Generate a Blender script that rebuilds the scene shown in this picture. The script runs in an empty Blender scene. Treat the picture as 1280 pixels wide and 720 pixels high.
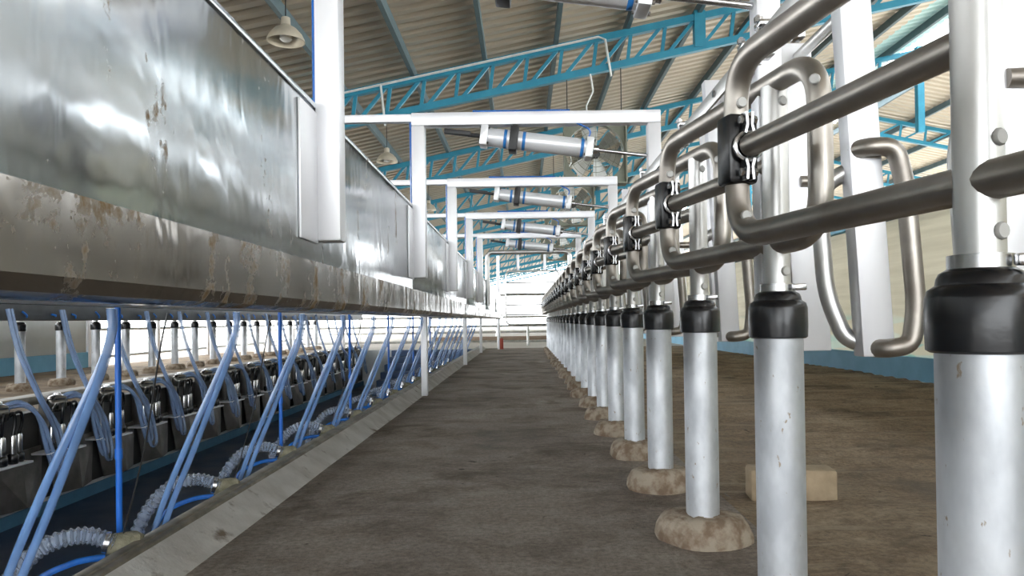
import bpy, bmesh, math, random
from mathutils import Vector, Matrix, noise
from math import sin, cos, pi, radians as R

random.seed(7)
scene = bpy.context.scene
C = scene.collection

# ------------------------------------------------------------------ camera
F = 924.0                                   # focal length in pixels of the 1280 px frame
HC = 0.68                                   # camera height above the platform
PITCH, ROLL = 0.6, 0.8
cam_d = bpy.data.cameras.new('camera')
cam = bpy.data.objects.new('camera', cam_d); C.objects.link(cam)
cam_d.sensor_width = 36.0
cam_d.lens = F / 1280 * 36.0
cam_d.clip_start, cam_d.clip_end = 0.02, 400
cam.matrix_world = (Matrix.Translation((0, 0, HC)) @ Matrix.Rotation(R(90 + PITCH), 4, 'X')
                    @ Matrix.Rotation(R(-ROLL), 4, 'Z'))
cam_d.shift_x = -15 / 1280
cam_d.shift_y = (40 - F * math.tan(R(PITCH))) / 1280
scene.camera = cam

# ------------------------------------------------------------------ world, exposure
w = bpy.data.worlds.new('world'); scene.world = w
w.use_nodes = True
bg = w.node_tree.nodes['Background']
bg.inputs[0].default_value = (0.93, 0.97, 1.0, 1)
bg.inputs[1].default_value = 3.0
scene.view_settings.view_transform = 'Standard'
scene.view_settings.look = 'None'
scene.view_settings.gamma = 1
scene.view_settings.use_curve_mapping = False
scene.view_settings.exposure = 1.42
scene.cycles.use_denoising = True
scene.cycles.max_bounces = 8
scene.cycles.diffuse_bounces = 5
scene.cycles.glossy_bounces = 4
scene.cycles.transparent_max_bounces = 16
scene.cycles.sample_clamp_indirect = 6
scene.cycles.caustics_reflective = False
scene.cycles.caustics_refractive = False

# ------------------------------------------------------------------ materials
def new_mat(name):
    m = bpy.data.materials.new(name); m.use_nodes = True
    return m, m.node_tree, m.node_tree.nodes['Principled BSDF']

def nd(nt, typ, **kw):
    n = nt.nodes.new(typ)
    for k, v in kw.items():
        if k in n.inputs: n.inputs[k].default_value = v
        else: setattr(n, k, v)
    return n

def coords(nt, scale=(1, 1, 1), src='Object'):
    tc = nd(nt, 'ShaderNodeTexCoord')
    mp = nd(nt, 'ShaderNodeMapping')
    mp.inputs['Scale'].default_value = scale
    if src == 'Position':
        g = nd(nt, 'ShaderNodeNewGeometry')
        nt.links.new(g.outputs['Position'], mp.inputs[0])
    else:
        # every copy of a part gets its own stretch of the pattern
        oi = nd(nt, 'ShaderNodeObjectInfo'); sc = nd(nt, 'ShaderNodeMath', operation='MULTIPLY'); sc.inputs[1].default_value = 37.0
        va = nd(nt, 'ShaderNodeVectorMath', operation='ADD')
        nt.links.new(oi.outputs['Random'], sc.inputs[0])
        nt.links.new(tc.outputs[src], va.inputs[0]); nt.links.new(sc.outputs[0], va.inputs[1])
        nt.links.new(va.outputs[0], mp.inputs[0])
    return mp.outputs[0]

def ramp(nt, fac, stops):
    r = nd(nt, 'ShaderNodeValToRGB')
    e = r.color_ramp.elements
    while len(e) < len(stops): e.new(0.5)
    for el, (p, c) in zip(e, stops):
        el.position = p
        el.color = (c, c, c, 1) if isinstance(c, (int, float)) else (*c, 1)
    nt.links.new(fac, r.inputs[0])
    return r.outputs[0]

def nz(nt, vec, scale, detail=4, rough=0.55, dist=0.0):
    n = nd(nt, 'ShaderNodeTexNoise', Scale=scale, Detail=detail, Roughness=rough, Distortion=dist)
    nt.links.new(vec, n.inputs['Vector'])
    return n.outputs[0]

def bump(nt, bsdf, h, strength=0.3, dist=0.01):
    b = nd(nt, 'ShaderNodeBump', Strength=strength, Distance=dist)
    nt.links.new(h, b.inputs['Height'])
    nt.links.new(b.outputs[0], bsdf.inputs['Normal'])

def mix(nt, fac, a, b):
    m = nd(nt, 'ShaderNodeMix', data_type='RGBA')
    for i, v in ((0, fac), (6, a), (7, b)):
        if isinstance(v, bpy.types.NodeSocket): nt.links.new(v, m.inputs[i])
        elif i == 0: m.inputs[0].default_value = v
        else: m.inputs[i].default_value = (*v, 1)
    return m.outputs[2]

def mat(name, c1, c2=None, rough=0.5, metal=0.0, scale=8, stretch=(1, 1, 1), bmp=0.0, src='Object',
        lo=0.35, hi=0.65, dirt=None, dirt_at=(0.62, 0.7), dirt_scale=12, rough2=None, spec=None, bscale=None, bdist=0.01):
    m, nt, b = new_mat(name)
    b.inputs['Roughness'].default_value = rough
    b.inputs['Metallic'].default_value = metal
    if spec is not None: b.inputs['Specular IOR Level'].default_value = spec
    if c2 is None: c2 = tuple(x * 0.85 for x in c1)
    v = coords(nt, stretch, src)
    n = nz(nt, v, scale)
    col = ramp(nt, n, [(lo, c1), (hi, c2)])
    if rough2 is not None:
        nt.links.new(ramp(nt, n, [(lo, rough), (hi, rough2)]), b.inputs['Roughness'])
    if dirt:
        f = ramp(nt, nz(nt, v, dirt_scale, 6, 0.6), [(dirt_at[0], 0.0), (dirt_at[1], 1.0)])
        col = mix(nt, f, col, dirt)
        inv = nd(nt, 'ShaderNodeMath', operation='MULTIPLY_ADD')
        nt.links.new(f, inv.inputs[0]); inv.inputs[1].default_value = -metal; inv.inputs[2].default_value = metal
        nt.links.new(inv.outputs[0], b.inputs['Metallic'])
    nt.links.new(col, b.inputs['Base Color'])
    if bmp: bump(nt, b, nz(nt, v, bscale or scale * 3), bmp, bdist)
    return m

M = {}
M['galv'] = mat('galvanised_sleeve', (.70, .72, .75), (.50, .52, .55), .40, .7, 13, (1, 1, .5), .08,
                dirt=(.30, .24, .18), dirt_at=(.655, .70), dirt_scale=60, rough2=.58)
M['tube'] = mat('brown_grey_tube', (.42, .39, .35), (.31, .28, .25), .36, .9, 7, (1, 1, 1), .05, rough2=.46,
                dirt=(.23, .16, .10), dirt_at=(.70, .80), dirt_scale=9)  # brown-grey base paints in the floor's reflection on the galvanised rails
M['upright'] = mat('upright_tube', (.68, .68, .67), (.54, .53, .51), .34, .85, 8, (1, 1, .4), .05, rough2=.45,
                   dirt=(.42, .29, .15), dirt_at=(.72, .80), dirt_scale=14)
M['plug'] = mat('grey_plug', (.62, .61, .58), rough=.5)
M['rubber'] = mat('black_rubber', (.006, .006, .008), (.011, .011, .013), .27, 0, 14, bmp=.05)
M['chrome'] = mat('bright_steel', (.62, .62, .63), (.50, .50, .51), .25, 1.0, 10)
M['whitened_steel'] = mat('brushed_box_steel', (.90, .90, .92), (.82, .82, .85), .45, .45, 6, (1, 1, .3), .04)  # whitened, half-diffuse base paints in the stainless steel's blown-out sky reflection
M['alu'] = mat('aluminium_barrel', (.88, .89, .91), (.82, .83, .86), .32, .3, 5)
M['blue_band'] = mat('blue_band', (.03, .22, .62), rough=.4)
M['black'] = mat('black_plastic', (.02, .02, .022), rough=.45)
M['footing'] = mat('dirty_concrete_footing', (.36, .30, .23), (.19, .13, .085), .9, 0, 22, bmp=.7, bscale=40, lo=.4, hi=.62)
M['teal'] = mat('teal_paint', (.028, .27, .40), (.022, .22, .34), .45, 0, 5)
M['teal_dark'] = mat('purlin_paint', (.11, .17, .19), (.09, .14, .16), .5, 0, 5)
M['conduit'] = mat('white_conduit', (.78, .80, .78), rough=.5)
M['cream'] = mat('cream_wall', (.66, .64, .57), (.58, .56, .49), .7, 0, 3, bmp=.05)
M['white_wall'] = mat('white_wall', (.74, .76, .74), (.66, .68, .67), .7, 0, 2, bmp=.05)
M['blue_wall'] = mat('light_blue_paint', (.16, .42, .60), (.13, .36, .53), .6, 0, 4, bmp=.05)
M['blue_pipe'] = mat('blue_pipe', (.015, .16, .66), (.012, .13, .55), .35, 0, 6)
M['khaki'] = mat('dirty_khaki_boot', (.30, .28, .20), (.17, .155, .10), .85, 0, 30, bmp=.4)
M['concrete'] = mat('curb_concrete', (.60, .575, .545), (.44, .41, .375), .85, 0, 6, src='Position', bmp=.35, bscale=60,
                    dirt=(.16, .12, .085), dirt_at=(.60, .72), dirt_scale=9)
M['pit_edge'] = mat('pit_edge_steel', (.30, .27, .22), (.16, .14, .11), .5, .5, 10, src='Position', bmp=.2)
M['pit_floor'] = mat('pit_floor_blue', (.022, .042, .085), (.034, .060, .115), .30, 0, 1.6, src='Position', bmp=.12, rough2=.5)
M['step'] = mat('blue_step', (.06, .105, .21), (.05, .085, .17), .6, 0, 3)
M['pit_wall'] = mat('pit_wall_dark', (.07, .068, .065), (.045, .044, .042), .6, 0, 4)
M['skirting'] = mat('blue_skirting', (.11, .28, .45), rough=.6)
M['splash'] = mat('stainless_splash', (.30, .28, .26), (.17, .16, .145), .33, .9, 4, bmp=.05, rough2=.5)
M['shell'] = mat('teat_shell', (.75, .75, .75), rough=.2, metal=1.0)
M['bowl'] = mat('claw_bowl', (.16, .15, .14), (.10, .10, .09), .2, .6, 12)
M['lamp'] = mat('lamp_enamel', (.68, .62, .50), (.58, .52, .42), .35, .2, 8)
M['bulb'] = mat('lamp_globe', (.86, .86, .84), rough=.25)
M['fan_frame'] = mat('fan_frame_olive', (.20, .21, .16), (.15, .16, .12), .55, .2, 6)
M['fan_blade'] = mat('fan_blade', (.55, .56, .54), (.42, .42, .40), .35, .8, 5)
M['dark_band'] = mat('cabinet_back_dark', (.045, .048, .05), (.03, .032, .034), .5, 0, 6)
M['knot'] = mat('blue_tie', (.02, .16, .55), rough=.5)
M['block'] = mat('concrete_block', (.38, .29, .19), (.29, .22, .14), .9, 0, 18, bmp=.4, bscale=50)
M['yard'] = mat('yard_concrete', (.62, .58, .52), (.54, .50, .45), .9, 0, .6, src='Position')
M['red'] = mat('red_sleeve', (.42, .06, .03), rough=.5)
M['light_sheet'] = mat('pale_teal_sheet', (.50, .72, .70), (.42, .64, .63), .5, 0, 4)
M['brown_kerb'] = mat('yard_kerb', (.30, .22, .16), rough=.9)
M['bush'] = mat('shrub_leaf', (.10, .16, .06), (.06, .10, .04), .8, 0, 8)

# clear tubing: a thin bluish wall that lets the background through
def tubing(name, col, alpha):
    m, nt, b = new_mat(name)
    v = coords(nt, (1, 1, .25))
    nt.links.new(ramp(nt, nz(nt, v, 30), [(.35, col), (.7, tuple(min(1, c * 1.35) for c in col))]), b.inputs['Base Color'])
    b.inputs['Roughness'].default_value = .14
    b.inputs['Specular IOR Level'].default_value = .9
    b.inputs['Alpha'].default_value = alpha
    return m
M['clear'] = tubing('clear_blue_tubing', (.17, .31, .58), .62)
M['clear2'] = tubing('clear_milk_tubing', (.24, .35, .56), .55)
M['spiral'] = tubing('clear_spiral_hose', (.30, .36, .47), .48)
M['wet_blue'] = tubing('blue_air_tubing', (.025, .15, .52), .85)

# translucent curtain sheeting of the right wall: cream, with pale teal panels low down
def curtain():
    m, nt, b = new_mat('curtain_sheet')
    v = coords(nt, (1, .5, 3.2), 'Position')
    vo = nd(nt, 'ShaderNodeTexVoronoi', Scale=3.0); nt.links.new(v, vo.inputs['Vector'])
    sep = nd(nt, 'ShaderNodeSeparateColor'); nt.links.new(vo.outputs['Color'], sep.inputs[0])
    patch = ramp(nt, sep.outputs[0], [(.0, (.66, .62, .52)), (.45, (.72, .69, .60)), (.62, (.36, .58, .53)), (.75, (.70, .70, .64)), (1.0, (.46, .60, .56))])
    pos = nd(nt, 'ShaderNodeNewGeometry'); xyz = nd(nt, 'ShaderNodeSeparateXYZ'); nt.links.new(pos.outputs['Position'], xyz.inputs[0])
    low = ramp(nt, xyz.outputs[2], [(.62, 1.0), (.70, 0.0)])
    wv = nz(nt, coords(nt, (1, .25, 5), 'Position'), 2.5, 5, .6)
    cream = ramp(nt, wv, [(.3, (.54, .51, .43)), (.7, (.68, .65, .56))])
    col = mix(nt, low, cream, patch)
    nt.links.new(col, b.inputs['Base Color']); b.inputs['Roughness'].default_value = .5
    tl = nd(nt, 'ShaderNodeBsdfTranslucent'); nt.links.new(col, tl.inputs[0])
    ms = nd(nt, 'ShaderNodeMixShader'); ms.inputs[0].default_value = .62
    nt.links.new(b.outputs[0], ms.inputs[1]); nt.links.new(tl.outputs[0], ms.inputs[2])
    nt.links.new(ms.outputs[0], nt.nodes['Material Output'].inputs[0])
    bump(nt, b, wv, .4, .03)
    return m
M['curtain'] = curtain()

# stainless cabinet skin: wavy, brushed, splashed with manure
def steel_skin(name, c1, c2, stain_lo, stain_hi, stretch):
    m, nt, b = new_mat(name)
    v = coords(nt, (1, 1, 1), 'Position')
    vs = coords(nt, stretch, 'Position')
    big = nz(nt, v, 2.6, 3, .5, .6)
    fine = nz(nt, coords(nt, (1, 1, .08), 'Position'), 40, 4)
    col = ramp(nt, big, [(.3, c1), (.7, c2)])
    drip = nz(nt, vs, 6.5, 8, .68, .3)
    speck = nz(nt, v, 38, 5, .7)
    mul = nd(nt, 'ShaderNodeMath', operation='MULTIPLY_ADD')
    nt.links.new(speck, mul.inputs[0]); mul.inputs[1].default_value = .45
    nt.links.new(drip, mul.inputs[2])
    st = ramp(nt, mul.outputs[0], [(stain_lo, 0.0), (stain_hi, 1.0)])
    nt.links.new(mix(nt, st, col, (.20, .125, .05)), b.inputs['Base Color'])
    met = nd(nt, 'ShaderNodeMath', operation='MULTIPLY_ADD')
    nt.links.new(st, met.inputs[0]); met.inputs[1].default_value = -.85; met.inputs[2].default_value = 1.0
    nt.links.new(met.outputs[0], b.inputs['Metallic'])
    rg = ramp(nt, nz(nt, v, 4.5, 5, .6), [(.3, .12), (.7, .27)])
    rm = nd(nt, 'ShaderNodeMath', operation='MULTIPLY_ADD')
    nt.links.new(st, rm.inputs[0]); rm.inputs[1].default_value = .45
    nt.links.new(rg, rm.inputs[2])
    nt.links.new(rm.outputs[0], b.inputs['Roughness'])
    b1 = nd(nt, 'ShaderNodeBump', Strength=.26, Distance=.02)
    nt.links.new(nz(nt, coords(nt, (1, 1.5, .8), 'Position'), 4.0, 3, .55, .5), b1.inputs['Height'])
    b2 = nd(nt, 'ShaderNodeBump', Strength=.04, Distance=.005)
    nt.links.new(fine, b2.inputs['Height'])
    nt.links.new(b1.outputs[0], b2.inputs['Normal'])
    nt.links.new(b2.outputs[0], b.inputs['Normal'])
    return m
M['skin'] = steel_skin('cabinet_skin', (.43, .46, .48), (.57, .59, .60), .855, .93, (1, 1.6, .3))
M['fascia'] = steel_skin('cabinet_fascia', (.27, .255, .235), (.40, .375, .34), .76, .88, (1, 1.1, .75))  # darker base than the skin: the reflected floor is put into the colour

# trodden concrete of the platform and the earthy lane beyond the posts
def floor_mat(name, stops, ridge, pale=0):
    m, nt, b = new_mat(name)
    v = coords(nt, (1, 1, 1), 'Position')
    vx = coords(nt, (.8, 1.1, 1), 'Position')
    n1 = nz(nt, v, 1.3, 8, .62, .4)
    n2 = nz(nt, vx, 7, 8, .7)
    ad = nd(nt, 'ShaderNodeMath', operation='MULTIPLY_ADD')
    nt.links.new(n2, ad.inputs[0]); ad.inputs[1].default_value = .55
    nt.links.new(n1, ad.inputs[2])
    grit = ramp(nt, nz(nt, v, 48, 8, .8), [(.36, .5), (.52, 1.0), (.68, 1.45)])
    mg = nd(nt, 'ShaderNodeMix', data_type='RGBA', blend_type='MULTIPLY')
    mg.inputs[0].default_value = .8
    nt.links.new(ramp(nt, ad.outputs[0], stops), mg.inputs[6]); nt.links.new(grit, mg.inputs[7])
    # trodden-in dung: brown smears plus small dark clots; pale streaks across the lane
    smear = ramp(nt, nz(nt, coords(nt, (.8, 1.0, 1), 'Position'), 2.1, 9, .68, .5), [(.50, 0.0), (.66, .75)])
    c1 = mix(nt, smear, mg.outputs[2], (.085, .056, .034))
    clot = ramp(nt, nz(nt, v, 8.5, 5, .62, .4), [(.665, 0.0), (.70, .85)])
    c2 = mix(nt, clot, c1, (.05, .034, .022))
    if pale:
        rd = ramp(nt, nz(nt, coords(nt, (.10, 1.2, 1), 'Position'), 9.0, 5, .6, .35), [(.55, 0.0), (.64, pale)])
        c2 = mix(nt, rd, c2, (.46, .37, .26))
    nt.links.new(c2, b.inputs['Base Color'])
    nt.links.new(ramp(nt, n1, [(.3, .62), (.6, .9)]), b.inputs['Roughness'])
    b.inputs['Specular IOR Level'].default_value = .3
    hs = nd(nt, 'ShaderNodeMath', operation='ADD')
    nt.links.new(nz(nt, v, 90, 6, .7), hs.inputs[0])
    nt.links.new(nz(nt, coords(nt, (.18, 1, 1), 'Position'), ridge, 6, .65, .8), hs.inputs[1])
    bump(nt, b, hs.outputs[0], .9, .02)
    return m
M['floor'] = floor_mat('trodden_concrete', [(.55, (.16, .128, .102)), (.72, (.28, .23, .19)), (.9, (.38, .325, .275)), (1.0, (.46, .40, .34))], 12)
M['lane'] = floor_mat('earthy_lane', [(.5, (.14, .092, .055)), (.75, (.28, .20, .125)), (1.0, (.44, .34, .235))], 9, .5)

def roof_mat():
    m, nt, b = new_mat('roof_sheet')
    v = coords(nt, (1, 1, 1), 'Position')
    n = nz(nt, v, .5, 4, .6)
    nt.links.new(ramp(nt, n, [(.3, (.52, .45, .35)), (.7, (.62, .54, .43))]), b.inputs['Base Color'])
    b.inputs['Metallic'].default_value = .3
    b.inputs['Roughness'].default_value = .45
    return m
M['roof'] = roof_mat()

# ------------------------------------------------------------------ mesh helpers
class MB:
    def __init__(s): s.v, s.f = [], []
    def add(s, vs, fs):
        o = len(s.v); s.v += [tuple(p) for p in vs]; s.f += [tuple(i + o for i in f) for f in fs]
        return s
    def box(s, x0, x1, y0, y1, z0, z1, mtx=None):
        vs = [Vector((x, y, z)) for z in (z0, z1) for x, y in ((x0, y0), (x1, y0), (x1, y1), (x0, y1))]
        if mtx: vs = [mtx @ p for p in vs]
        return s.add(vs, [(3, 2, 1, 0), (4, 5, 6, 7), (0, 1, 5, 4), (1, 2, 6, 5), (2, 3, 7, 6), (3, 0, 4, 7)])
    def bbox(s, x0, x1, y0, y1, z0, z1, b=.004, mtx=None):
        bm = bmesh.new()
        bmesh.ops.create_cube(bm, size=1)
        for p in bm.verts:
            p.co = Vector(((x0 + x1) / 2 + p.co.x * (x1 - x0), (y0 + y1) / 2 + p.co.y * (y1 - y0), (z0 + z1) / 2 + p.co.z * (z1 - z0)))
        bmesh.ops.bevel(bm, geom=bm.edges[:], offset=b, segments=2, affect='EDGES', profile=.5)
        bm.verts.index_update()
        vs = [p.co.copy() for p in bm.verts]
        if mtx: vs = [mtx @ p for p in vs]
        s.add(vs, [[p.index for p in f.verts] for f in bm.faces]); bm.free()
        return s
    def bar(s, a, b, wx, wy, up=(0, 0, 1)):
        """rectangular bar from a to b"""
        a, b = Vector(a), Vector(b); d = (b - a).normalized()
        u = Vector(up)
        if abs(d.dot(u)) > .95: u = Vector((0, 1, 0))
        x = d.cross(u).normalized(); y = x.cross(d).normalized()
        vs = [p + x * i * wx / 2 + y * j * wy / 2 for p in (a, b) for i, j in ((-1, -1), (1, -1), (1, 1), (-1, 1))]
        return s.add(vs, [(3, 2, 1, 0), (4, 5, 6, 7), (0, 1, 5, 4), (1, 2, 6, 5), (2, 3, 7, 6), (3, 0, 4, 7)])
    def tube(s, path, r, n=12, closed=False, cap=True):
        P = [Vector(p) for p in path]; m = len(P)
        rad = r if callable(r) else (lambda t: r)
        tang = []
        for i in range(m):
            a = P[(i - 1) % m] if (closed or i > 0) else P[i]
            b = P[(i + 1) % m] if (closed or i < m - 1) else P[i]
            tang.append((b - a).normalized())
        u = Vector((0, 0, 1)) if abs(tang[0].z) < .9 else Vector((1, 0, 0))
        x = tang[0].cross(u).normalized()
        vs = []
        for i in range(m):
            t = tang[i]
            x = (x - t * x.dot(t)).normalized(); y = t.cross(x)
            k = rad(i / max(1, m - 1))
            vs += [P[i] + (x * cos(2 * pi * j / n) + y * sin(2 * pi * j / n)) * k for j in range(n)]
        fs = []
        for i in range(m if closed else m - 1):
            for j in range(n):
                a, b = i * n + j, i * n + (j + 1) % n
                c, d = ((i + 1) % m) * n + (j + 1) % n, ((i + 1) % m) * n + j
                fs.append((a, b, c, d))
        if cap and not closed:
            fs += [tuple(range(n - 1, -1, -1)), tuple(range((m - 1) * n, m * n))]
        return s.add(vs, fs)
    def lathe(s, prof, n=24, org=(0, 0, 0), mtx=None):
        ox, oy, oz = org
        vs, fs = [], []
        for r, z in prof:
            vs += [Vector((ox + r * cos(2 * pi * j / n), oy + r * sin(2 * pi * j / n), oz + z)) for j in range(n)]
        for i in range(len(prof) - 1):
            for j in range(n):
                fs.append((i * n + j, i * n + (j + 1) % n, (i + 1) * n + (j + 1) % n, (i + 1) * n + j))
        fs += [tuple(range(n - 1, -1, -1)), tuple(range((len(prof) - 1) * n, len(prof) * n))]
        if mtx: vs = [mtx @ p for p in vs]
        return s.add(vs, fs)
    def mesh(s, name, material, smooth=True, ang=40):
        me = bpy.data.meshes.new(name); me.from_pydata(s.v, [], s.f); me.update()
        bm = bmesh.new(); bm.from_mesh(me); bmesh.ops.recalc_face_normals(bm, faces=bm.faces[:]); bm.to_mesh(me); bm.free()
        me.materials.append(M[material])
        if smooth:
            me.polygons.foreach_set('use_smooth', [True] * len(me.polygons))
            me.set_sharp_from_angle(angle=R(ang))
        return me
    def build(s, name, material, parent=None, loc=(0, 0, 0), smooth=True, ang=40):
        return link(name, s.mesh(name, material, smooth, ang), parent, loc)

def link(name, me, parent=None, loc=(0, 0, 0), rot=None):
    o = bpy.data.objects.new(name, me); C.objects.link(o)
    o.location = loc
    if rot: o.rotation_euler = rot
    if parent: o.parent = parent
    return o

KIDS = {}
def tag(o, label, cat, group=None):
    o['label'] = label; o['category'] = cat
    if group: o['group'] = group
    return o
def thing(name, label, cat, loc=(0, 0, 0), group=None, rot=None):
    return tag(link(name, None, None, loc, rot), label, cat, group)
def struct(o): o['kind'] = 'structure'; return o
def part_label(o, t): o['label'] = t; return o

def copy_tree(o, parent=None, skip=()):
    c = o.copy(); C.objects.link(c); c.parent = parent
    for ch in list(CH.get(o, ())):
        if ch.name.split('.')[0] not in skip: copy_tree(ch, c, skip)
    return c
CH = {}
def index_children():
    CH.clear()
    for o in C.objects:
        if o.parent: CH.setdefault(o.parent, []).append(o)

ORDN = ['nearest', 'second', 'third', 'fourth', 'fifth', 'sixth', 'seventh', 'eighth', 'ninth', 'tenth', 'eleventh', 'twelfth',
        'thirteenth', 'fourteenth', 'fifteenth', 'sixteenth', 'seventeenth', 'eighteenth', 'nineteenth', 'twentieth',
        'twenty-first', 'twenty-second', 'twenty-third', 'twenty-fourth']
def nth(i): return 'nearest the camera' if i == 0 else ORDN[i] + ' from the camera'

def round_path(pts, rad, seg=6, closed=False):
    P = [Vector(p) for p in pts]; out = []; m = len(P)
    for i in range(m):
        if not closed and i in (0, m - 1): out.append(P[i]); continue
        a, b, c = P[(i - 1) % m], P[i], P[(i + 1) % m]
        d1, d2 = (a - b), (c - b)
        k = min(rad, d1.length * .49, d2.length * .49)
        p1, p2 = b + d1.normalized() * k, b + d2.normalized() * k
        for j in range(seg + 1):
            t = j / seg
            # quadratic blend pulled to look like a bent-pipe arc
            q = p1 * (1 - t) ** 2 + b * 2 * t * (1 - t) + p2 * t ** 2
            out.append(q)
    return out

# ------------------------------------------------------------------ dimensions
YE = 18.0                                   # far end of the platforms
XL, XP = -0.93, 0.54                        # curb foot, post line
XO = -4.85                                  # mirror: x' = XO - x for the opposite side (posts at -5.39)
S, Y0 = 0.70, 0.873
NP = 23
PIT = -0.84

# ------------------------------------------------------------------ setting: floors
def grid(x0, x1, y0, y1, nx, ny, zf):
    mb = MB()
    vs = [(x0 + (x1 - x0) * i / nx, y0 + (y1 - y0) * j / ny, zf(x0 + (x1 - x0) * i / nx, y0 + (y1 - y0) * j / ny)) for j in range(ny + 1) for i in range(nx + 1)]
    fs = [(j * (nx + 1) + i, j * (nx + 1) + i + 1, (j + 1) * (nx + 1) + i + 1, (j + 1) * (nx + 1) + i) for j in range(ny) for i in range(nx)]
    return mb.add(vs, fs)
mb = MB().box(XL - .12, .77, -12, YE, -.3, 0)
struct(mb.build('floor', 'floor', smooth=False))
def lane_z(x, y):
    k = min(1, max(0, (x - .8) / .4))
    z = noise.noise(Vector((x * 1.2, y * 1.2, 3))) * .012 + sin(y * 26 + 3 * noise.noise(Vector((x * .9, y * .6, 1)))) * .010 * k * min(1, max(0, (y - 2.6)))
    z += noise.noise(Vector((x * 9, y * 9, 8))) * .005
    return z * min(1, (x - .74) / .15) + 0.001
struct(grid(.74, 4.0, 0, 14, 60, 420, lane_z).build('floor_lane', 'lane', ang=80))
struct(MB().box(.74, 4.0, -12, 0, -.3, 0).box(.74, 4.0, 14, YE, -.3, 0).build('floor_lane_ends', 'lane', smooth=False))
struct(MB().box(-7.2, -3.95 - .12 + .03, -12, YE, -.3, 0).build('floor_opposite', 'lane', smooth=False))
mb = MB()
mb.box(-60, -7.2, -40, 80, -.4, -.02).box(4.0, 60, -40, 80, -.4, -.02).box(-7.2, 4.0, YE, 80, -.4, -.02).box(-7.2, 4.0, -40, -12, -.4, -.02)
struct(mb.build('ground', 'yard', smooth=False))

# pit
struct(MB().box(-4.0, -1.0, -12, YE, PIT - .1, PIT).build('floor_pit', 'pit_floor', smooth=False))
pw = struct(MB().box(-4.06, -3.93, -12, YE, PIT, .0).build('wall_pit_opposite', 'pit_wall', smooth=False))
MB().box(-3.93, -3.90, -12, YE, PIT, PIT + .10).build('skirting', 'skirting', pw, smooth=False)
MB().bbox(-4.05, -3.88, -12, YE, .06, .13, .01).build('edge_channel', 'pit_edge', pw)
MB().box(-3.93, -3.915, -12, YE, PIT + .10, PIT + .125).build('white_strip', 'white_wall', pw, smooth=False)
pn = struct(MB().box(-1.06, -1.0, -12, YE, PIT, .0).build('wall_pit_near', 'pit_wall', smooth=False))
struct(MB().box(-3.93, -1.06, YE - .1, YE, PIT, 0.0).build('wall_pit_end', 'white_wall', smooth=False))

# curb: sloped concrete kerb foot with a steel edge channel towards the pit
cb = MB()
prof = [(XL + .0, 0.0), (XL - .02, .012), (-1.035, .075), (-1.06, .075), (-1.06, -.02), (XL, -.02)]
n = 60
vs, fs = [], []
for j in range(n + 1):
    y = -12 + (YE + 12) * j / n
    for k, (x, z) in enumerate(prof):
        jit = .006 * noise.noise(Vector((y * 3, k * 2.3, 0))) if k < 2 else 0
        vs.append((x + jit * 2, y, z))
m_ = len(prof)
for j in range(n):
    for k in range(m_):
        fs.append((j * m_ + k, j * m_ + (k + 1) % m_, (j + 1) * m_ + (k + 1) % m_, (j + 1) * m_ + k))
cb.add(vs, fs)
curb = struct(cb.build('trim_1', 'concrete', ang=30))
MB().bbox(-1.085, -1.05, -12, YE, .05, .088, .006).build('edge_channel', 'pit_edge', curb)
MB().bbox(-1.055, -1.03, -12, YE, .06, .082, .005).build('edge_lip', 'pit_edge', curb)

# stairs at the far end of the pit
st = thing('pit_stairs', 'dark blue steps climbing out of the far end of the milking pit', 'stairs', (0, 0, 0))
for i in range(6):
    z = PIT + (i + 1) * (-PIT) / 6
    MB().bbox(-3.15, -1.07, 15.2 + i * .46, YE - .105, PIT if i == 0 else z + PIT / 6, z, .01).build('step', 'step', st)

# side walls
wr = struct(MB().box(4.0, 4.12, -6.0, 30, .0, .24).build('wall_right', 'blue_wall', smooth=False))
for k in range(12):
    MB().bbox(4.055, 4.06, -6.0 + k * 3.0 + .01, -3.0 + k * 3.0 - .01, .24, 1.72, .001).build('curtain_sheet', 'curtain', wr)
MB().bbox(3.98, 4.14, -6.0, 30, 1.72, 1.80, .006).build('top_beam', 'teal', wr)
wl = struct(MB().box(-7.3, -7.2, -6, 12.2, .0, .25).build('wall_left', 'blue_wall', smooth=False))
for k in range(6):
    MB().bbox(-7.29, -7.21, -6 + k * 3.03 + .01, -2.97 + k * 3.03 - .01, .25, 1.3, .006).build('wall_panel', 'white_wall', wl)

# ------------------------------------------------------------------ roof
SL = 0.206
ZR0 = 4.78                                   # sheet height above x = 0
def zroof(x): return ZR0 + SL * x
def corrugated(x0, z0, x1, z1, y0, y1, pitch=.25, h=.045):
    mb = MB(); ys = []
    y = y0
    while y < y1:
        ys += [(y, 0), (y + pitch * .45, 0), (y + pitch * .58, h), (y + pitch * .87, h)]
        y += pitch
    vs = []
    for yy, d in ys:
        vs += [(x0, yy, z0 + d), (x1, yy, z1 + d)]
    fs = [(2 * i, 2 * i + 1, 2 * i + 3, 2 * i + 2) for i in range(len(ys) - 1)]
    return mb.add(vs, fs)
RY0, RY1 = -13.0, 64.0
roof = struct(corrugated(-8.2, zroof(-8.2), 7.5, zroof(7.5), RY0, RY1).build('roof_left', 'roof', smooth=False))
corrugated(7.5, zroof(7.5), 8.5, zroof(8.5), RY0, RY1).build('skylight_sheet', 'light_sheet', roof, smooth=False)
def purlin(x, z, parent, sl):
    MB().box(x - .03, x + .03, RY0, RY1, z - .16, z - .012).build('purlin', 'teal_dark', parent, smooth=False)
x = -7.95
while x < 8.3:
    purlin(x, zroof(x), roof, SL); x += 1.06
roofr = struct(corrugated(9.6, 6.55, 15, 6.55 - SL * 5.4, RY0, RY1).build('roof_right', 'roof', smooth=False))
x = 9.8
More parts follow.
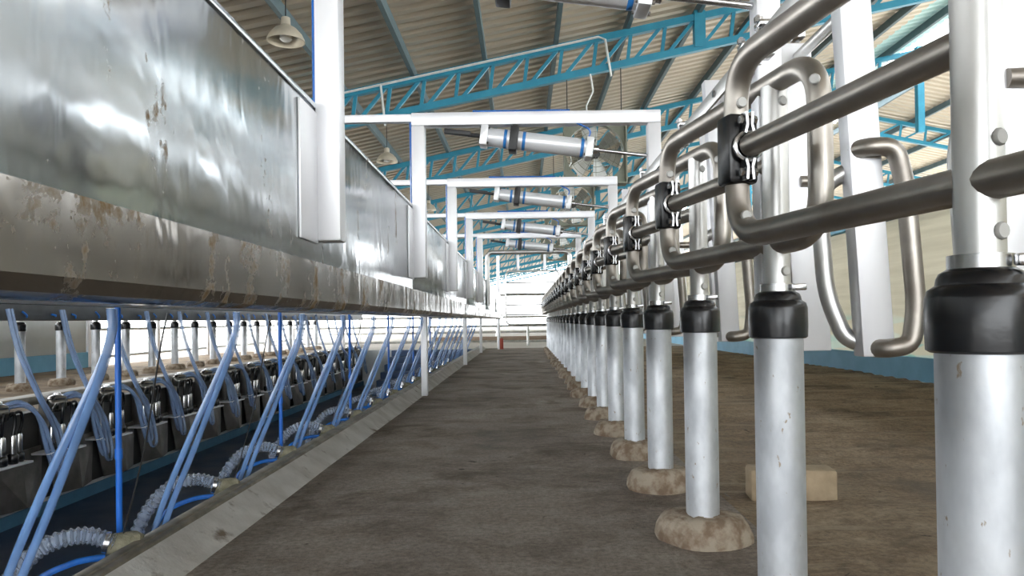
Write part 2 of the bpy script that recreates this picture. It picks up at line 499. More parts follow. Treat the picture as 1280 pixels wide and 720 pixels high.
while x < 14.9:
    purlin(x, 6.55 - SL * (x - 9.6), roofr, -SL); x += 1.3

def web_bar(a, b): return MB().bar(a, b, .05, .05)
TY = [.9, 5.9, 10.9, 15.9, 20.9, 25.9, 30.9, 35.9, 40.9, 45.9, 50.9, 55.9, 60.9]
TD = .50
def truss_parts(t, x0, x1, ztop, sl, step=.51, up=1):
    zt = lambda x: ztop + sl * x - .20
    MB().bar((x0, 0, zt(x0)), (x1, 0, zt(x1)), .10, .10).build('top_chord', 'teal', t, smooth=False)
    MB().bar((x0, 0, zt(x0) - TD + .05), (x1, 0, zt(x1) - TD + .05), .10, .10).build('bottom_chord', 'teal', t, smooth=False)
    nb = int((x1 - x0) / step)
    base_v = MB().bar((0, 0, 0), (-.06, 0, -TD + .06), .05, .05).mesh('web_post', 'teal', False)
    base_d = MB().bar((0, 0, 0), (-step + .06, 0, -TD + .06 - sl * step), .05, .05).mesh('web_diagonal', 'teal', False)
    for i in range(1, nb + 1):
        x = x0 + i * step
        link('web_post', base_v, t, (x - .03, 0, zt(x) - .02))
        link('web_diagonal', base_d, t, (x - .08, 0, zt(x) - .02))
t0 = thing('roof_truss', '', 'roof truss', (0, TY[0], 0), 'sloping trusses under the main roof')
truss_parts(t0, -7.0, 8.6, ZR0, SL)
MB().bar((2.65, 0, zroof(2.65) - .12), (2.65, 0, zroof(2.65) - .12 - TD - .04), .16, .14).build('splice_plate', 'teal', t0, smooth=False)
MB().bar((8.6, 0, 4.6), (8.6, 0, zroof(8.6) - .1), .14, .14).build('end_post', 'teal', t0, smooth=False)
index_children()
trusses = [t0] + [copy_tree(t0) for _ in TY[1:]]
for i, (t, y) in enumerate(zip(trusses, TY)):
    t.location.y = y
    t['label'] = 'sloping teal lattice roof truss, ' + (
        ['overhead above the camera', 'first one ahead, above the picture'][i] if i < 2 else
        'largest one in view, behind the frames' if i == 2 else ORDN[i - 2] + ' one in view behind the frames')
t1 = thing('side_roof_truss', '', 'roof truss', (0, TY[0], 0), 'trusses under the far right roof')
truss_parts(t1, 9.4, 14.8, 6.55 + SL * 9.6, -SL, .7)
MB().bar((9.5, 0, 0), (9.5, 0, 6.5), .16, .16).build('column', 'teal', t1, smooth=False)
index_children()
for i, y in enumerate(TY[1:7]):
    t = t1 if i == 0 else copy_tree(t1)
    t.location.y = y
    t['label'] = 'teal truss sloping down right under the far right roof, ' + nth(i)
# conduit clipped to the first visible truss
cd = thing('conduit', 'thin white electrical conduit clipped along the top chord of the big front truss', 'conduit', (0, TY[2] - .07, 0))
zc = lambda x: zroof(x) - .19
MB().tube([(-3.0, 0, zc(-3.0)), (1.15, 0, zc(1.15)), (1.25, 0, zc(1.25) - .06), (1.33, 0, zc(1.25) - .60)], .018, 6).build('run', 'conduit', cd)
MB().tube([(-2.06, 0, zc(-2.06)), (-2.0, 0, zc(-2.0) - .62)], .018, 6).build('drop', 'conduit', cd)

# ------------------------------------------------------------------ lamps
def lamp():
    t = thing('pendant_lamp', '', 'lamp', group='pendant lamps over the pit')
    MB().tube([(0, 0, .17), (0, 0, .75)], .006, 6).build('cord', 'black', t)
    MB().lathe([(.035, .18), (.045, .175), (.05, .10), (.06, .09), (.11, .06), (.165, .0), (.19, -.05), (.195, -.075), (.185, -.075), (.18, -.05), (.155, .0), (.10, .055), (.04, .07)], 32).build('shade', 'lamp', t)
    MB().lathe([(.02, .08), (.05, .05), (.062, .0), (.062, -.05), (.04, -.07), (.01, -.075)], 20).build('globe', 'bulb', t)
    return t
lt = lamp(); index_children()
for i, (y, z) in enumerate(((7.7, 3.70), (13.4, 3.66), (19.3, 3.66))):
    t = lt if i == 0 else copy_tree(lt)
    t.location = (-2.45, y, z)
    t['label'] = ['cream enamel pendant lamp with white globe beside the nearest frame leg', 'small cream pendant lamp above the cabinet top, middle of three', 'tiny farthest pendant lamp hanging beyond the second lift frame'][i]

# ------------------------------------------------------------------ fans
def fan():
    t = thing('barn_fan', '', 'fan', group='box fans hung over the stalls')
    h = .46
    f = MB()
    ring = [(.43 * cos(a), .43 * sin(a)) for a in [2 * pi * i / 40 for i in range(40)]]
    sq = []
    for cx, cz in ring:
        k = h / max(abs(cx), abs(cz)); sq.append((cx * k, cz * k))
    vs = []
    for y in (-.05, .05):
        vs += [(a, y, b) for a, b in ring] + [(a, y, b) for a, b in sq]
    fs = []
    for i in range(40):
        j = (i + 1) % 40
        fs += [(i, j, 40 + j, 40 + i), (80 + i, 80 + j, 120 + j, 120 + i), (i, j, 80 + j, 80 + i)]
    f.add(vs, fs)
    f.box(-h, h, -.14, .14, h - .02, h).box(-h, h, -.14, .14, -h, -h + .02).box(-h, -h + .02, -.14, .14, -h, h).box(h - .02, h, -.14, .14, -h, h)
    f.build('housing', 'fan_frame', t, smooth=False)
    MB().lathe([(.07, -.05), (.075, -.03), (.075, .03), (.06, .05)], 20, mtx=Matrix.Rotation(pi / 2, 4, 'X')).build('hub', 'black', t)
    bl = MB()
    vs, fs = [], []
    for i in range(6):
        r = .06 + i * .066
        wd = .045 + .035 * sin(pi * i / 6.5) + .01 * i
        tw = .7 - .06 * i
        for s_ in (-1, 1):
            vs.append((r, s_ * wd * sin(tw) * .8, s_ * wd * cos(tw)))
    for i in range(5): fs.append((2 * i, 2 * i + 1, 2 * i + 3, 2 * i + 2))
    bl.add(vs, fs); me = bl.mesh('blade', 'fan_blade')
    for k in range(6):
        link('blade', me, t, (0, 0, 0), (0, 2 * pi * k / 6 + .3, 0))
    g = MB()
    for r in (.14, .22, .30, .38):
        g.tube([(r * cos(2 * pi * i / 32), -.12, r * sin(2 * pi * i / 32)) for i in range(32)], .004, 5, True)
    for k in range(12):
        a = 2 * pi * k / 12
        g.bar((.07 * cos(a), -.12, .07 * sin(a)), (.44 * cos(a), -.12, .44 * sin(a)), .006, .006)
    g.build('wire_guard', 'fan_frame', t)
    MB().tube([(-.4, 0, .46), (-.4, 0, 1.25)], .008, 6).tube([(.4, 0, .46), (.4, 0, 1.4)], .008, 6).build('hanger', 'black', t)
    MB().tube([(-.1, -.05, .46), (-.12, -.05, .7), (-.02, -.1, .9), (-.06, -.1, 1.15)], .014, 6).build('power_cable', 'conduit', t)
    return t
ft = fan(); index_children()
for i, y in enumerate(TY[2:6]):
    t = ft if i == 0 else copy_tree(ft)
    t.location = (1.08, y, 3.12 + i * .03)
    t['label'] = 'square olive barn fan hung from a truss, ' + ['largest and nearest, behind the air cylinder', 'second one along the row', 'third one along the row', 'farthest of the row'][i]

# ------------------------------------------------------------------ steel cabinet over the pit edge
XC = -.45
ZB, ZS, ZT = .7065, .818, 1.146
cab = thing('steel_cabinet', 'long stainless steel cabinet with dung-splashed fascia hung along the left of the walkway', 'cabinet')
ys = [-1.2, .3, 3.0, 5.8, 8.6, 11.4, 14.2, 15.6]
for a, b in zip(ys, ys[1:]):
    MB().bbox(XC - .03, XC, a + .002, b - .002, ZS - .012, ZT, .002).build('upper_panel', 'skin', cab)
    p = MB()
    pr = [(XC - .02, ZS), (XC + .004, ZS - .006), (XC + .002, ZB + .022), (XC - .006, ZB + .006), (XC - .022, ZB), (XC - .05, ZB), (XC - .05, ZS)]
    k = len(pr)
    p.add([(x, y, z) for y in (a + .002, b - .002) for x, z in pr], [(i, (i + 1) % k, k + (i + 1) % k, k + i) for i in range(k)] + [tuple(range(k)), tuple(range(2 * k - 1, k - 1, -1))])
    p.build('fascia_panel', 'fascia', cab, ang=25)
MB().box(XC - .22, XC - .03, -1.2, 15.6, ZB + .004, ZB + .02).build('underside', 'whitened_steel', cab, smooth=False)
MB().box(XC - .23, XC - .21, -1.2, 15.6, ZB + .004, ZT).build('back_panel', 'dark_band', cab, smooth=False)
MB().bbox(XC - .23, XC + .004, -1.2, 15.6, ZT, ZT + .012, .003).build('top_trim', 'skin', cab)
for y in (6.45, 10.9, 14.9):
    lg = MB().bbox(-.905, -.85, y, y + .06, .03, .86, .005).build('leg', 'whitened_steel', cab)
    MB().bbox(-.85, XC - .22, y, y + .05, .80, .85, .004).build('arm', 'whitened_steel', lg)
ml = thing('milk_line', 'horizontal steel milk line behind the cabinet above the clear tubes', 'pipe', (-.885, 0, .83))
MB().tube([(0, -1.2, 0), (0, 15.6, 0)], .03, 14).build('pipe_run', 'upright', ml)

# ------------------------------------------------------------------ lift frames and air cylinders
ZF = 1.505
FY = lambda k: 1.63 + 1.4 * k
def lift_frame():
    t = thing('lift_frame', '', 'frame', group='inverted U lift frames across the walkway')
    b, xl, xr = .0265, XC + .0275, .542
    MB().bbox(xl - b, xr + b, -b, b, ZF - b, ZF + b, .004).build('top_beam', 'whitened_steel', t)
    MB().bbox(xl - b, xl + b, -b - .001, b, .858, ZF - b, .004).build('left_leg', 'whitened_steel', t)
    MB().bbox(xr - b, xr + b, -b - .001, b, .70, ZF - b, .004).build('right_leg', 'whitened_steel', t)
    MB().bbox(XC, XC + .006, -.15, -b, .852, ZT - .01, .002).build('mounting_plate', 'whitened_steel', t)
    MB().bbox(-.90, xl - b, -.015, .015, ZF - .008, ZF + .024, .003).build('tie_bar', 'whitened_steel', t)
    MB().bar((-.885, 0, .85), (-.885, 0, ZF), .03, .03).build('tie_post', 'whitened_steel', t, smooth=False)
    MB().tube([(-.2, .0, ZF + .034), (.0, .01, ZF + .036), (.2, 0, ZF + .033)], .006, 6).build('air_line', 'wet_blue', t)
    MB().tube([(xl - b - .006, 0, z) for z in (1.0, 1.15, 1.3, ZF)], .006, 6).build('riser_line', 'wet_blue', t)
    return t
lf = lift_frame(); index_children()
NF = 5
for k in range(NF):
    t = lf if k == 0 else copy_tree(lf)
    t.location = (0, FY(k), 0)
    t['label'] = 'bright box-steel inverted U frame over the walkway, ' + nth(k)
def cylinder():
    """axis along local x, piston rod to +x"""
    t = thing('air_cylinder', '', 'air cylinder', group='air cylinders under the lift frames')
    ry = Matrix.Rotation(pi / 2, 4, 'Y')
    def cyl(name, x0, x1, r, m, par=t, n=20):
        return MB().lathe([(r * .96, x0), (r, x0 + .002), (r, x1 - .002), (r * .96, x1)], n, mtx=ry).build(name, m, par)
    cyl('barrel', .0, .40, .035, 'alu')
    for x0 in (-.012, .385):
        e = MB().bbox(x0, x0 + .028, -.038, .038, -.038, .038, .004).build('end_cap', 'alu', t)
        for yy in (-.028, .028):
            for zz in (-.028, .028):
                MB().lathe([(.005, -.004), (.005, .034)], 8, (0, 0, 0), mtx=Matrix.Translation((x0, yy, zz)) @ ry).build('tie_bolt', 'chrome', e)
    for x0 in (.075, .145, .365): cyl('blue_band', x0, x0 + .014, .0356, 'blue_band')
    c = MB().bbox(.098, .130, -.043, .043, -.046, .045, .004).build('trunnion_clamp', 'black', t)
    MB().bar((.114, 0, .04), (.114, 0, .085), .02, .03).build('bracket', 'black', c, smooth=False)
    cyl('rod_gland', .412, .435, .016, 'chrome')
    cyl('piston_rod', .43, .62, .0075, 'chrome', n=12)
    cyl('tail_rod', -.06, -.01, .008, 'black', n=10)
    MB().bbox(-.15, -.05, -.012, .012, -.006, .012, .003).build('tail_bracket', 'black', t)
    MB().tube(round_path([(.39, 0, .03), (.40, -.01, .07), (.33, -.02, .09), (.30, 0, .10)], .03), .004, 6).build('air_line', 'wet_blue', t)
    return t
ct = cylinder(); index_children()
for k in range(NF):
    t = ct if k == 0 else copy_tree(ct)
    t.location = (-.155, FY(k), 1.436 if k else 1.456)
    t.rotation_euler = (0, R(7.5), 0); t.scale = (1.09,) * 3
    t['label'] = 'silver blue-banded air cylinder under a lift frame, ' + nth(k)
# rod end shackles where the rod passes the leg
for k in range(NF):
    s_ = thing('rod_clevis', 'small steel clevis at a lift frame leg, ' + nth(k), 'clevis', (.566, FY(k), 1.36), 'clevises at the frame legs')
    MB().tube([(0, 0, 0), (.05, 0, -.006)], .011, 10).build('fork', 'chrome', s_)
    MB().bbox(.035, .06, -.018, .018, -.07, .01, .004).build('eye_plate', 'chrome', s_)

# ------------------------------------------------------------------ stall dividers (post + looped rail)
def footing_mesh(seed):
    mb = MB(); n, vs, fs = 22, [], []
    prof = [(.135, 0), (.137, .02), (.128, .05), (.112, .075), (.085, .085), (.0, .085)]
    for r, z in prof:
        for j in range(n):
            a = 2 * pi * j / n
            k = 1 + .16 * noise.noise(Vector((cos(a) * 1.3 + seed * 7, sin(a) * 1.3, z * 9))) + .08 * cos(2 * a + seed)
            zz = z + .012 * noise.noise(Vector((cos(a) * 2, sin(a) * 2 + seed * 3, r * 20))) * (z > 0)
            vs.append((r * k * cos(a), r * k * sin(a) * .95, zz - .004))
    for i in range(len(prof) - 1):
        for j in range(n): fs.append((i * n + j, i * n + (j + 1) % n, (i + 1) * n + (j + 1) % n, (i + 1) * n + j))
    return mb.add(vs, fs).mesh('footing', 'footing', ang=50)
FM = [footing_mesh(s_) for s_ in range(5)]
ZL, ZM, ZTOP = .835, 1.005, 1.178
FAR, NEAR = Vector((-.118, .575, 0)), Vector((.032, -.16, 0))
def divider():
    t = thing('stall_divider', '', 'stall post', group='stall posts with looped rails along the walkway')
    MB().lathe([(.050, .04), (.0505, .2), (.0505, .66)], 32).build('sleeve', 'galv', t)
    MB().lathe([(.055, .634), (.0595, .637), (.0605, .66), (.060, .698), (.057, .708), (.0485, .714), (.047, .722), (.044, .728), (.036, .733)], 36).build('rubber_cap', 'rubber', t)
    hc = MB().lathe([(.030, .732), (.0355, .733), (.0355, .749), (.030, .750)], 28).build('hose_clamp', 'chrome', t)
    MB().bbox(.018, .048, -.042, -.030, .734, .748, .003).build('clamp_screw', 'chrome', hc)
    MB().lathe([(.0275, .70), (.0275, ZTOP - .01)], 24).build('upright', 'upright', t)
    u = (FAR - NEAR).normalized()
    corners = [NEAR + Vector((0, 0, ZL)), FAR + Vector((0, 0, ZL)), FAR + Vector((0, 0, ZTOP)), NEAR + Vector((0, 0, ZTOP))]
    MB().tube(round_path(corners, .095, 9, True), .0237, 18, True).build('loop_rail', 'tube', t)
    a = FAR - u * .052 + Vector((0, 0, ZM))
    MB().tube([a, Vector((0, 0, ZM)) - u * -.0], .0215, 18).build('mid_rail', 'tube', t)
    pad = MB()
    rz = Matrix.Translation((FAR.x, FAR.y, 0)) @ Matrix.Rotation(math.atan2(u.x, u.y) * -1, 4, 'Z')
    pad.bbox(-.031, .031, -.030, .027, ZM - .068, ZM + .068, .009, rz)
    rp = pad.build('rubber_pad', 'rubber', t)
    ringc = FAR - u * .045
    xa = Vector((u.y, -u.x, 0))
    pc = MB()
    pc.tube([ringc + (xa * cos(b_) + Vector((0, 0, 1)) * sin(b_)) * .0265 + Vector((0, 0, ZM)) for b_ in [2 * pi * i / 24 for i in range(24)]], .0042, 6, True)
    clamp = pc.build('pipe_clamp', 'chrome', t)
    for sgn in (1, -1):
        e = MB()
        for off in (-1, 1):
            p0 = ringc + Vector((0, 0, ZM + sgn * .024)) + xa * off * .009
            p1 = ringc + Vector((0, 0, ZM + sgn * .040)) + xa * off * .0045
            p2 = ringc + Vector((0, 0, ZM + sgn * .064)) + xa * off * .0065
            e.bar(p0, p1, .018, .005, xa).bar(p1, p2, .018, .005, xa)
        e.build('clamp_ear', 'chrome', clamp, smooth=False)
        bz = ringc + Vector((0, 0, ZM + sgn * .050))
        MB().tube([bz - xa * .017, bz + xa * .017], .0045, 8).tube([bz - xa * .017, bz - xa * .012], .008, 6).tube([bz + xa * .012, bz + xa * .017], .008, 6).build('bolt', 'chrome', clamp)
    def plug(p, d):
        d = Vector(d).normalized()
        MB().tube([Vector(p), Vector(p) + d * .003, Vector(p) + d * .0055], lambda q: .0105 if q < .9 else .0085, 12).build('plug', 'plug', t)
    pd = Vector((.12, -1, 0)).normalized()
    for z in (ZTOP - .085, ZL + .048):
        q = FAR + Vector((0, 0, z)) + pd * .022 + (Vector((0, -.02, -.01)) if z < 1 else Vector((0, -.006, 0)))
        plug(q, pd)
    pe = Vector((.35, -1, 0)).normalized()
    for z in (ZTOP - .045, ZL + .048, ZL - .06):
        plug(Vector((0, 0, z)) + pe * .026, pe)
    q = NEAR + Vector((-.004, .0, ZTOP - .05)) + Vector((-.5, -.8, 0)).normalized() * .022
    plug(q, (-.5, -.8, 0))
    return t
dv = divider()
ftg = link('footing', FM[0], dv)
index_children()
for i in range(NP):
    t = dv if i == 0 else copy_tree(dv)
    t.location = (XP, Y0 + S * i, 0)
    t['label'] = 'galvanised stall post with looped rail right of the walkway, ' + nth(i)
index_children()
for i, t in enumerate([o for o in C.objects if o.name.startswith('stall_divider')]):
    for c in CH[t]:
        if c.name.startswith('footing'): c.data = FM[i % 5]; c.rotation_euler.z = i * 1.7
# far-side row on the opposite platform, seen under the cabinet
NO = 18
opp = copy_tree(dv, skip=('plug', 'pipe_clamp', 'rubber_pad', 'hose_clamp'))
index_children()
for i in range(NO):
    t = opp if i == 0 else copy_tree(opp)
    t.location = (XO - XP, 7.2 + S * i, 0); t.rotation_euler = (0, 0, pi)
    t['label'] = 'galvanised stall post on the opposite platform beyond the pit, ' + nth(i)
    t['group'] = 'stall posts on the opposite platform'

# flat sequence bar lying along the tops of the loops
sb = thing('gate_bar', 'long flat grey steel bar running along the tops of the looped rails', 'bar')
MB().bbox(.500, .508, .95, 16.4, 1.236, 1.276, .002, None).build('bar', 'upright', sb)
for y in (1.52, 1.64, 2.3, 3.05, 4.45, 5.85):
    c = MB().bbox(.488, .520, y - .02, y + .02, 1.276, 1.288, .003).build('clamp', 'chrome', sb)
    MB().bbox(.488, .520, y - .02, y + .02, 1.214, 1.226, .003).build('clamp_jaw', 'chrome', c)
    MB().tube([(.492, y, 1.20), (.492, y, 1.302)], .005, 8).tube([(.492, y, 1.288), (.492, y, 1.298)], .009, 6).build('bolt', 'chrome', c)
for k in range(14):
    MB().tube([(.494, 1.2 + k * .7, 1.256), (.500, 1.2 + k * .7, 1.256)], .009, 6).build('bolt', 'chrome', sb)

# ------------------------------------------------------------------ swing bars with hoop brackets behind the posts
def swing(top_z, both, wd, name, tz):
    t = thing(name, '', 'gate bar', group='upright steel bars behind the posts')
    ln = Matrix.Shear('XY', 4, (0, 0)); ln = Matrix.Identity(4); ln[0][2] = -.05   # slight lean
    MB().bbox(-wd / 2, wd / 2, -.03, .03, .57, top_z, .004, ln).build('upright_bar', 'whitened_steel', t)
    lean = lambda p: ln @ Vector(p)
    if both:
        P = [lean(p) for p in ((-.02, -.012, tz), (-.005, -.052, tz), (.065, -.056, tz), (.088, -.05, tz - .10), (.095, -.05, .70), (.075, -.05, .60), (.01, -.05, .592), (-.005, -.01, .592))]
        MB().tube(round_path(P, .06, 6), .0245, 16).build('hoop', 'tube', t)
    else:
        P = [lean(p) for p in ((-.01, -.03, tz + .02), (.09, -.04, tz + .02), (.13, -.04, tz + .02))]
        MB().tube(P, .0245, 14).build('stub', 'tube', t)
    P = [lean(p) for p in ((-.03, .03, tz - .05), (-.085, .045, tz - .08), (-.10, .05, tz - .16), (-.098, .05, .74), (-.06, .04, .62), (-.01, .028, .60))]
    MB().tube(round_path(P, .07, 6), .0235, 16).build('hoop', 'upright', t)
    return t
sw = swing(1.76, True, .085, 'swing_bar', 1.12); index_children()
for k in range(8):
    t = sw if k == 0 else copy_tree(sw)
    t.location = (.965, 1.98 + 1.4 * k, 0)
    t['label'] = 'bright steel swing bar with two pipe hoops behind the posts, ' + nth(k)
s2 = swing(1.9, False, .15, 'plain_swing_bar', 1.28); index_children()
for k in range(6):
    t = s2 if k == 0 else copy_tree(s2)
    t.location = (1.275, 1.85 + 1.36 * k, -.04)
    t['label'] = 'bright steel single-hoop bar in the row farther right, ' + nth(k)
tr = thing('carrier_tube', 'horizontal steel tube carrying the upright swing bars behind the stall posts', 'pipe')
MB().tube([(.925, 1.6, 1.68), (.925, 12.5, 1.68)], .024, 12).build('run', 'upright', tr)
MB().tube([(1.2, 1.6, 1.80), (1.2, 9.5, 1.80)], .024, 12).build('run', 'upright', tr)

# concrete block lying in the lane
bb = MB().bbox(-.155, .155, -.06, .06, -.004, .115, .012, Matrix.Rotation(R(-6), 4, 'Z'))
tag(bb.build('concrete_block', 'block', loc=(.99, 2.78, 0)), 'dirt-brown concrete block lying on the lane behind the second post', 'block')

# ------------------------------------------------------------------ tubing on the near side of the pit
NH = 19
def tube_pair():
    t = thing('milk_tube_pair', '', 'tube', group='clear tube pairs hanging from the cabinet')
    for k in (0, 1):
        o = -.012 if k else .018
        o2 = .008 if k else -.012
        d = .010 if k else -.009
        P = [(-.878 + d, o * 1.4, ZB + .01), (-.89 + d, o, .62), (-1.01 + d, o2, .33), (-1.11 + d, o2, .08), (-1.17 + d, o2, -.18), (-1.20 + d, o2 + .02, -.34)]
        out = []
        Pv = [Vector(p) for p in P]
        for i in range(len(Pv) - 1):      # Catmull-Rom through the points
            p0, p1, p2, p3 = Pv[max(0, i - 1)], Pv[i], Pv[i + 1], Pv[min(len(Pv) - 1, i + 2)]
            for j in range(6):
                q = j / 6
                out.append(.5 * ((2 * p1) + (p2 - p0) * q + (2 * p0 - 5 * p1 + 4 * p2 - p3) * q * q + (3 * p1 - p0 - 3 * p2 + p3) * q ** 3))
        out.append(Pv[-1])
        MB().tube(out, .0092, 10).build('tube', 'clear', t)
    return t
def spline(P, m=6):
    Pv = [Vector(p) for p in P]; out = []
    for i in range(len(Pv) - 1):
        p0, p1, p2, p3 = Pv[max(0, i - 1)], Pv[i], Pv[i + 1], Pv[min(len(Pv) - 1, i + 2)]
        for j in range(m):
            q = j / m
            out.append(.5 * ((2 * p1) + (p2 - p0) * q + (2 * p0 - 5 * p1 + 4 * p2 - p3) * q * q + (3 * p1 - p0 - 3 * p2 + p3) * q ** 3))
    out.append(Pv[-1])
    return out
tp = tube_pair(); index_children()
for k in range(NH):
    t = tp if k == 0 else copy_tree(tp)
    t.location = (random.uniform(-.012, .012) if k > 1 else 0, 1.57 + .68 * k, 0)
    t['label'] = 'pair of clear bluish tubes slanting from the steel cabinet, ' + nth(k)

def spiral():
    t = thing('spiral_hose', '', 'hose', group='clear spiral hoses with khaki boots along the pit curb')
    path = spline([(-1.13, .0, .085), (-1.20, -.03, .115), (-1.29, -.08, .09), (-1.37, -.11, -.03), (-1.41, -.12, -.22)], 26)
    MB().tube(path, lambda q: .0215 + .0036 * sin(q * 165), 14).build('ribbed_hose', 'spiral', t)
    MB().tube(spline([(-1.15, -.01, .05), (-1.22, -.05, .045), (-1.30, -.09, .0), (-1.34, -.12, -.12)]), .009, 8).build('pulse_tube', 'wet_blue', t)
    b = MB()
    b.tube([(-1.15, -.005, .085), (-1.10, .03, .07), (-1.10, .07, .05), (-1.11, .10, .0)], lambda q: .026 + .016 * sin(q * pi), 12)
    boot = b.build('boot', 'khaki', t)
    MB().tube([(-1.154, -.007, .090), (-1.143, -.002, .087)], .030, 12).build('cuff', 'chrome', boot)
    MB().lathe([(.022, 0), (.026, .01), (.022, .035), (.012, .04)], 12, (-1.155, .085, .035)).build('cap', 'black', boot)
    return t
sp = spiral(); index_children()
for k in range(14):
    t = sp if k == 0 else copy_tree(sp)
    t.location = (0, 2.03 + .7 * k, 0)
    t['label'] = 'clear ribbed hose with khaki boot at the pit curb, ' + nth(k)
bp = MB().tube([(0, 0, .78), (0, 0, .06)], .0085, 10).build('blue_pipe', 'blue_pipe')
tag(bp, '', 'pipe', 'upright blue pipes over the pit')
MB().tube([(0, 0, .30), (0, 0, .33)], .0105, 10).build('joint', 'blue_pipe', bp)
index_children()
for k in range(6):
    t = bp if k == 0 else copy_tree(bp)
    t.location = (-1.16, 2.11 + 1.4 * k, 0)
    t['label'] = 'solid blue pipe standing upright between the clear tubes, ' + nth(k)
for k, (ya, yb) in enumerate(((1.95, 2.05), (2.75, 2.85), (4.3, 4.25))):
    P = spline([(-.94, ya, .71), (-.96, ya, .62), (-1.03, (ya + yb) / 2, .35), (-1.12, yb, .09)])
    tag(MB().tube(P, .0022, 6).build('black_cord', 'black'), 'thin black cord slanting from the cabinet to a khaki boot, ' + nth(k), 'cord', 'thin black cords')

# ------------------------------------------------------------------ opposite side of the pit: clusters, splash guards, cabinet
oc = thing('opposite_cabinet', 'dark cabinet back with blue ties hung over the opposite pit edge', 'cabinet')
MB().bbox(-4.46, -3.98, -1.2, 18.2, .735, 1.13, .006).build('body', 'dark_band', oc)
MB().bbox(-4.44, -4.38, 18.0, 18.06, .0, .75, .004).build('leg', 'whitened_steel', oc)
for k in range(26):
    y = 5.8 + k * .36 + random.uniform(-.06, .06)
    MB().tube(spline([(-3.975, y, .80 + random.uniform(-.02, .02)), (-3.96, y + .03, .775), (-3.972, y + .05, .75 + random.uniform(0, .02))], 4), .008, 6).build('tie', 'knot', oc)

def splash():
    t = thing('splash_guard', '', 'splash guard', group='stainless splash guards on the opposite pit wall')
    z1, z0 = -.27, -.70
    for sgn in (-1, 1):
        xr = .10
        a, b = (0, .33 * sgn), (xr, .0)
        vs = [(-.0, .33 * sgn, z1), (xr * .5, 0, z1), (xr, .0, z0), (.03, .25 * sgn, z0)]
        nrm = Vector((.012, 0, 0))
        mb = MB().add([Vector(p) for p in vs] + [Vector(p) + nrm for p in vs], [(0, 1, 2, 3), (4, 5, 6, 7), (0, 1, 5, 4), (1, 2, 6, 5), (2, 3, 7, 6), (3, 0, 4, 7)])
        mb.build('plate', 'splash', t, smooth=False)
    MB().bbox(.0, .04, -.02, .02, -.71, -.68, .003).build('foot_clip', 'chrome', t)
    return t
sg = splash(); index_children()
NC = 18
for k in range(NC):
    t = sg if k == 0 else copy_tree(sg)
    t.location = (-3.914, 4.95 + .7 * k, 0)
    t['label'] = 'folded stainless splash guard on the opposite pit wall, ' + nth(k)

def cluster():
    """hung milking cluster; +x faces the pit"""
    t = thing('milking_cluster', '', 'milking unit', group='milking clusters along the opposite pit wall')
    MB().bbox(-.02, .16, -.17, .17, -.285, -.270, .003).build('tray', 'whitened_steel', t)
    MB().bbox(-.05, .02, -.03, .03, -.28, .12, .004).build('hanger', 'splash', t)
    cl = MB().lathe([(.03, -.05), (.055, -.035), (.065, .0), (.062, .03), (.05, .045)], 20, (.06, 0, .05)).build('claw_bowl', 'bowl', t)
    MB().lathe([(.058, .0), (.060, .008), (.05, .022), (.025, .03), (.022, .045)], 18, (.06, 0, .09)).build('lid', 'chrome', cl)
    for i, (dx, dy) in enumerate(((.10, -.12), (.12, -.045), (.12, .045), (.10, .12))):
        s_ = MB().lathe([(.020, -.23), (.021, -.22), (.021, -.10), (.017, -.085)], 14, (dx, dy, 0)).build('teat_cup', 'shell', t)
        MB().lathe([(.024, -.272), (.031, -.262), (.031, -.215), (.023, -.205)], 14, (dx, dy, 0)).build('liner_head', 'rubber', s_)
        P = spline([(.06 + dx * .3, dy * .35, .03), (.085 + dx * .35, dy * .85, .06), (dx + .01, dy * 1.15, .0), (dx, dy, -.095)])
        MB().tube(P, .009, 8).build('short_tube', 'rubber', s_)
    sgn = 1
    P = spline([(.06, .03, .10), (.11, .12, .12), (.15, .22, .02), (.17, .27, -.20), (.175, .34, -.37), (.16, .43, -.35), (.12, .43, -.12), (.06, .36, .12), (-.02, .28, .45), (-.06, .24, .74)])
    MB().tube(P, .0145, 9).build('milk_tube', 'clear2', t)
    P = spline([(.06, .05, .085), (.13, .14, .09), (.17, .235, -.02), (.20, .285, -.22), (.20, .355, -.415), (.18, .46, -.385), (.13, .46, -.12), (.06, .38, .12), (-.02, .31, .45), (-.06, .27, .74)])
    MB().tube(P, .0125, 8).build('pulse_tube', 'clear2', t)
    P = [Vector((.18, .285, -.24)) + Vector((.03 * cos(a), .03 * sin(a), .01 * sin(a))) for a in [2 * pi * i / 14 for i in range(14)]]
    MB().tube(P, .0025, 5, True).build('cable_tie', 'conduit', t)
    return t
mc = cluster(); index_children()
for k in range(NC):
    t = mc if k == 0 else copy_tree(mc)
    t.location = (-3.86, 4.6 + .7 * k + random.uniform(-.02, .02), random.uniform(-.012, .012))
    t.rotation_euler.z = random.uniform(-.08, .08); t.scale = (1.18, 1.18, 1.12)
    t['label'] = 'milking cluster with looped tubes on the opposite pit wall, ' + nth(k)

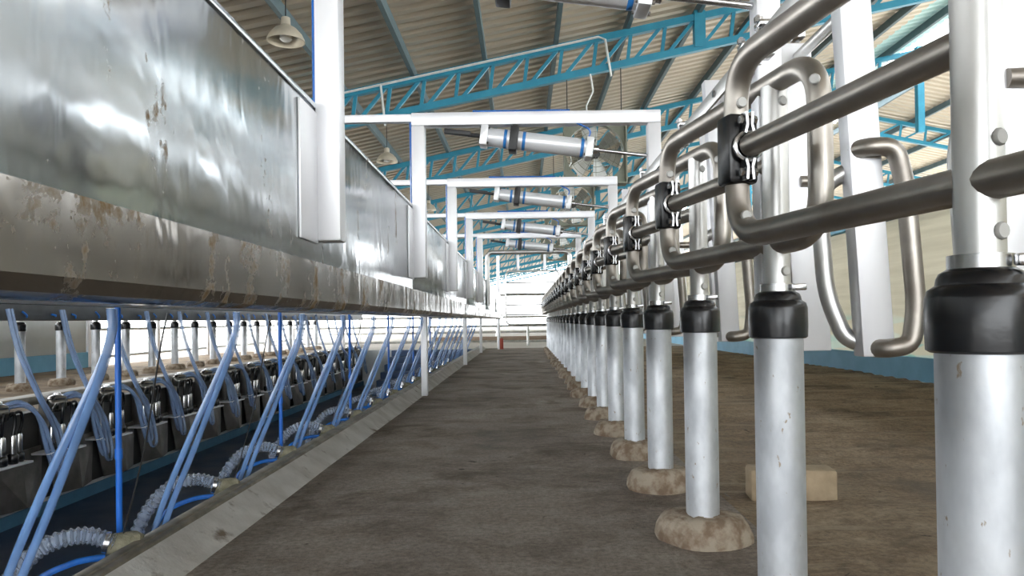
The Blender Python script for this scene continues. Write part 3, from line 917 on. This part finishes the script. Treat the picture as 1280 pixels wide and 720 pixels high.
# ------------------------------------------------------------------ far end: pipe gate, rails, yard
fg = thing('pipe_gate', 'rounded grey pipe gate with horizontal bars hung at the far end of the walkway', 'gate', (0, 16.6, 0))
c4 = [(-.40, 0, .58), (.80, 0, .58), (.80, 0, 1.78), (-.40, 0, 1.78)]
MB().tube(round_path(c4, .12, 6, True), .02, 10, True).build('frame_tube', 'upright', fg)
for z in (.80, 1.02, 1.27, 1.52):
    MB().tube([(-.40, 0, z), (.80, 0, z)], .016, 8).build('bar', 'upright', fg)
for xx in (-.12, .48):
    MB().bbox(xx - .03, xx + .03, -.015, .015, 1.78, 2.15, .003).build('hanger', 'whitened_steel', fg)
lb = thing('pipe_arch', 'rounded pipe arch over the walkway beyond the last lift frame', 'frame', (0, FY(5), 0))
MB().tube(round_path([(-.42, 0, .86), (-.42, 0, 1.475), (.545, 0, 1.475), (.545, 0, .75)], .07, 6), .026, 12).build('arch', 'upright', lb)
ep = thing('end_post', 'slim pale pipe post with a red base sleeve at the end of the curb', 'post', (-.60, 17.4, 0))
MB().tube([(0, 0, 0), (0, 0, 2.2)], .035, 12).build('pipe', 'whitened_steel', ep)
MB().tube([(.06, 0, 0), (.06, 0, .26)], .045, 12).build('sleeve', 'red', ep)
def yard_fence(y, x0, x1, zs, posts, label, r=.03):
    t = thing('yard_fence', label, 'fence', (0, y, 0))
    for z in zs: MB().tube([(x0, 0, z), (x1, 0, z)], r, 8).build('rail', 'upright', t)
    for px in posts: MB().tube([(px, 0, -.02), (px, 0, max(zs))], r * 1.2, 8).build('post', 'upright', t)
yard_fence(20.5, -9, 1.2, (.10, .52), [-9 + 1.3 * i for i in range(8)], 'low pipe fence across the bright yard just beyond the pit')
yard_fence(27.0, -16, 4, (.25, .8, 1.6), [-16 + 2.5 * i for i in range(9)], 'taller pipe fence far out in the bright yard', .04)
k = thing('yard_kerb', 'low brown kerb across the yard beyond the far gate', 'kerb', (0, 24, 0))
MB().bbox(-3, 3, -.1, .1, -.02, .16, .02).build('kerb_body', 'brown_kerb', k)
# side openings on the left: posts and rails of the open wall
ow = thing('side_rail', 'grey rail and posts of the open left side wall beyond the opposite stalls', 'railing', (-7.25, 0, 0))
for z in (.15, .62, 1.2): MB().tube([(0, 12.2, z), (0, 26, z)], .03, 8).build('rail', 'upright', ow)
for i in range(7): MB().bbox(-.06, .06, 12.2 + i * 2.3, 12.32 + i * 2.3, -.02, 3.0, .005).build('post', 'whitened_steel', ow)
